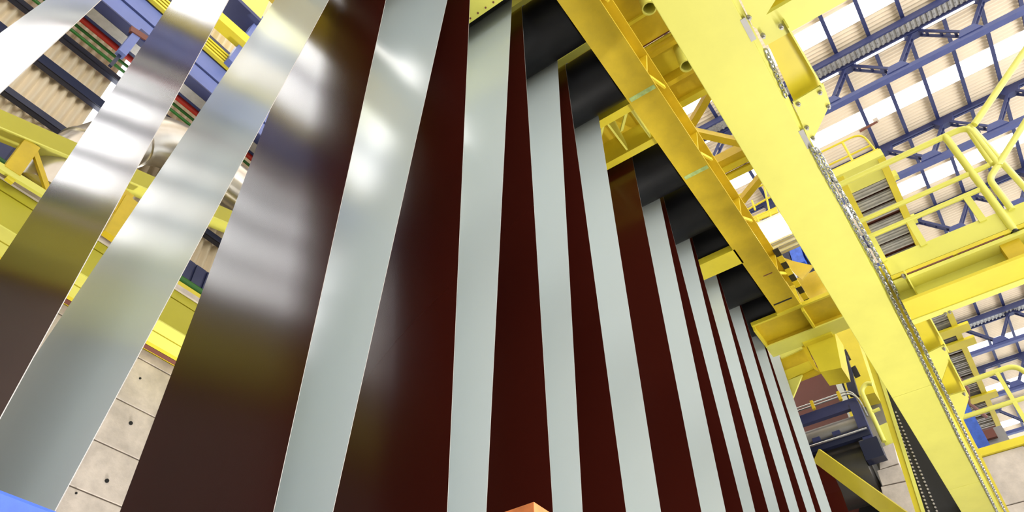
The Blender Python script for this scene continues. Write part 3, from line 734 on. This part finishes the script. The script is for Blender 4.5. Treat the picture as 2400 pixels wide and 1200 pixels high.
# big yellow base girder on the wall
YG = 8.55
bg = thing('base_girder', (5, YG+.2, 6.72), 'deep yellow-green girder on top of the left concrete wall', 'girder')
ZG = .786*YG
MB().box(-12, 30, YG, YG+.03, ZG, .839*YG).build('web_plate', OLV, bg)
MB().box(-12, 30, YG-.004, YG+.03, .841*YG, .868*YG).build('web_plate', OLV, bg)
MB().box(-12, 30, YG-.02, ZG/.7665, ZG-.02, ZG).build('bottom_plate', YELB, bg)
MB().box(-12, 30, ZG/.764, ZG/.743, ZG-.02, ZG).build('bottom_plate', YELB, bg)
MB().box(-12, 30, YG+.02, YG+.6, ZG, .868*YG).build('body', YEL, bg)
tag(MB().box(-12, 30, 9.16, 9.26, 6.72, 6.80).build('wall_plate', BRN), 'brown plate strip under the base girder', 'plate')
tag(MB().box(-12, 30, YC-.03, YC+.3, 6.741, 6.81).build('sill_plate', YEL), 'yellow sill strip on the concrete wall top', 'sill')
tag(MB().box(-12, 30, YG-.05, YG-.012, .857*YG, .8665*YG).build('cable_duct', CON), 'pale beige cable duct along the base girder top', 'cable duct')
# kick rail and pipe above it
tag(MB().box(-12, 30, YG+.05, YG+.2, .868*YG+.005, .885*YG).build('kick_rail', YEL), 'yellow kick rail on the base girder', 'rail')
tag(MB().tube([(-12, 9.26, .883*9.26), (30, 9.26, .883*9.26)], .07, 16).build('green_pipe', GRN, smooth=40), 'thick dark green pipe low along the cladding', 'pipe')
# olive sloping beam
YO = 8.35
a0, a1 = P(-160, 200, y=YO), P(185, 360, y=YO)
sl = (P(178, 358, y=YO)-P(0, 282, y=YO)); sl.normalize()
c0 = P(0, 280, y=YO)-sl*1.1; c1 = P(0, 280, y=YO)+sl*7
ob = thing('sloping_beam', c0, 'olive yellow beam sloping gently across the upper left wall', 'beam')
MB().bar(c0, c1, .03, .30).build('web', OLV, ob)
dn = Vector((0, 0, -.15))
MB().bar(c0+dn+Vector((0, .1, 0)), c1+dn+Vector((0, .1, 0)), .26, .02).build('bottom_flange', YELB, ob)
# yellow post frame
pf = thing('post_frame', P(40, 395, y=8.4), 'small yellow post with diagonal brace at left edge', 'frame')
MB().bar(P(24, 405, y=8.4), P(72, 340, y=8.4), .12, .2, up=(1, 0, 0)).build('post', OCH, pf)
MB().bar(P(78, 348, y=8.38), P(112, 448, y=8.38), .05, .07, up=(1, 0, 0)).build('diagonal', OCH, pf)
MB().bar(P(-60, 355, y=8.38), P(108, 458, y=8.38), .06, .1).build('rail', YELB, pf)
MB().bar(P(20, 425, y=8.4), P(38, 405, y=8.4), .06, .1, up=(1, 0, 0)).build('stub', YEL, pf)
pf2 = thing('post_frame', P(265, 540, y=8.4), 'yellow upright between the first two strips on the left', 'frame')
MB().bar(P(255, 555, y=8.4), P(305, 470, y=8.4), .12, .2, up=(1, 0, 0)).build('post', OCH, pf2)
MB().bar(P(268, 500, y=8.42), P(300, 455, y=8.42), .1, .14, up=(1, 0, 0)).build('head_plate', OCH, pf2)
# duct
path = fillet([(1.62, 8.8, 7.58), (1.72, 8.8, 8.5), (2.5, 8.8, 10.2), (11, 8.8, 10.22)], 1.0, 10)
du = thing('ventilation_duct', (1.62, 8.8, 7.45), 'round sheet-metal duct bending along the left wall', 'duct')
MB().tube(path, .43, 32).build('duct_shell', DUCT, du, smooth=50)
for i in (4, 9, 14):
    p, q = path[i], path[i+1]; t = (q-p).normalized(); MB().tube([p-t*.03, p+t*.03], .455, 32).build('joint_ring', DUCT, du, smooth=40)
# pipes
for y, zy_, r, mt, lab in ((8.95, 1.274, .055, RED, 'red pipe along the upper left wall'), (9.05, 1.250, .028, GRN, 'upper thin green pipe on the left wall'), (9.05, 1.231, .028, GRN, 'lower thin green pipe on the left wall'), (8.9, 1.288, .05, BLK, 'black cable tray edge beside the red pipe')):
    tag(MB().tube([(-14, y, zy_*y), (24, y, zy_*y)], r, 10).build('service_pipe', mt, smooth=40), lab, 'pipe')
# crane runway
YR = 8.25; zb_ = 1.357*YR
cr = thing('crane_runway', (5, YR, zb_), 'blue crane runway girder across the upper left', 'crane girder')
MB().box(-14, 24, YR, YR+.06, zb_, 1.40*YR).build('web', BLUL, cr)
MB().box(-14, 24, YR-.03, YR+.06, 1.403*YR, 1.455*YR).build('web', BLUL, cr)
MB().box(-14, 24, YR-.02, zb_/1.327, zb_-.03, zb_).build('bottom_flange', BLU, cr)
MB().box(-14, 24, YR+.03, YR+.5, zb_+.03, 1.455*YR).build('body', BLU, cr)
gw = tag(MB().box(-14, 24, zb_/1.325, zb_/1.294, zb_-.02, zb_+.01).build('service_grating', GRATE), 'grey service grating beside the blue crane girder', 'grating')
for k in range(4):
    z = (1.462+k*.0105)*8.2
    tag(MB().box(-14, 24, 8.12, 8.2, z, z+.048).build('conductor_bar', YEL), f'yellow conductor bar above the blue crane girder, {["lowest", "second lowest", "second highest", "highest"][k]} of four', 'conductor bar', 'crane conductor bars')
tag(MB().box(-14, 24, 8.205, 8.24, 1.46*8.2, 1.506*8.2).build('conductor_backing', BLK), 'black backing strip behind the yellow conductor bars', 'backing strip')
# blue bracket arm
ba = thing('bracket_arm', P(315, 110, y=8.2), 'blue bracket arm crossing the red and green pipes', 'bracket')
MB().bar(P(258, 155, y=8.2), P(285, 125, y=8.2), .05, .05).build('rod', BLUD, ba)
MB().bar(P(282, 128, y=8.17), P(322, 78, y=8.17), .12, .13).build('arm', BLUL, ba)
MB().bar(P(305, 72, y=8.17), P(350, 108, y=8.17), .1, .16).build('arm', BLU, ba)
MB().bar(P(305, 68, y=8.12), P(352, 98, y=8.12), .06, .12).build('rubber_buffer', BRN, ba)
p = P(330, 92, y=8.2); MB().box(p.x-.1, p.x+.1, 8.1, 8.25, p.z-.08, p.z+.1).build('mount', BLU, ba)
# upper yellow crane parts
cb = thing('crane_end', P(560, 60, y=8.0), 'yellow crane end piece with blue upright near the top left', 'crane part')
MB().bar(P(480, 20, y=7.95), P(575, 103, y=7.95), .22, .24).build('brace', YEL, cb)
MB().bar(P(538, 150, y=8.05), P(612, 45, y=8.05), .15, .16, up=(1, 0, 0)).build('upright', BLUL, cb)
e = P(610, 48, y=7.9)
MB().box(e.x-3, e.x, 7.9, 8.3, e.z, e.z+1.6).build('end_box', YELB, cb)
MB().box(e.x-3, e.x+.01, 7.85, 8.35, e.z-.12, e.z-.02).build('rail', BLU, cb)

# ================================================================ THINGS AT THE BOTTOM EDGE
yb_ = 2.0
tag(MB().box(-1.6, 1.3, yb_, yb_+.25, .4, .447*yb_).build('guard_beam', BLUB, bevel=.01), 'bright blue beam at the bottom left corner', 'beam')
cx, cy, cz = 2.0, 1.3, 1.175
cbx = thing('control_cabinet', (cx+.3, cy+.3, FLOOR_Z), 'orange-framed cabinet corner poking up at the bottom edge', 'cabinet')
MB().box(cx, cx+.6, cy, cy+.6, FLOOR_Z, cz).build('body', ORG, cbx, bevel=.004)
MB().box(cx-.006, cx+.001, cy+.035, cy+.565, FLOOR_Z+.1, cz-.045).build('side_panel', BLUB, cbx)
MB().box(cx+.035, cx+.565, cy-.006, cy+.001, FLOOR_Z+.1, cz-.045).build('front_panel', WHT, cbx)
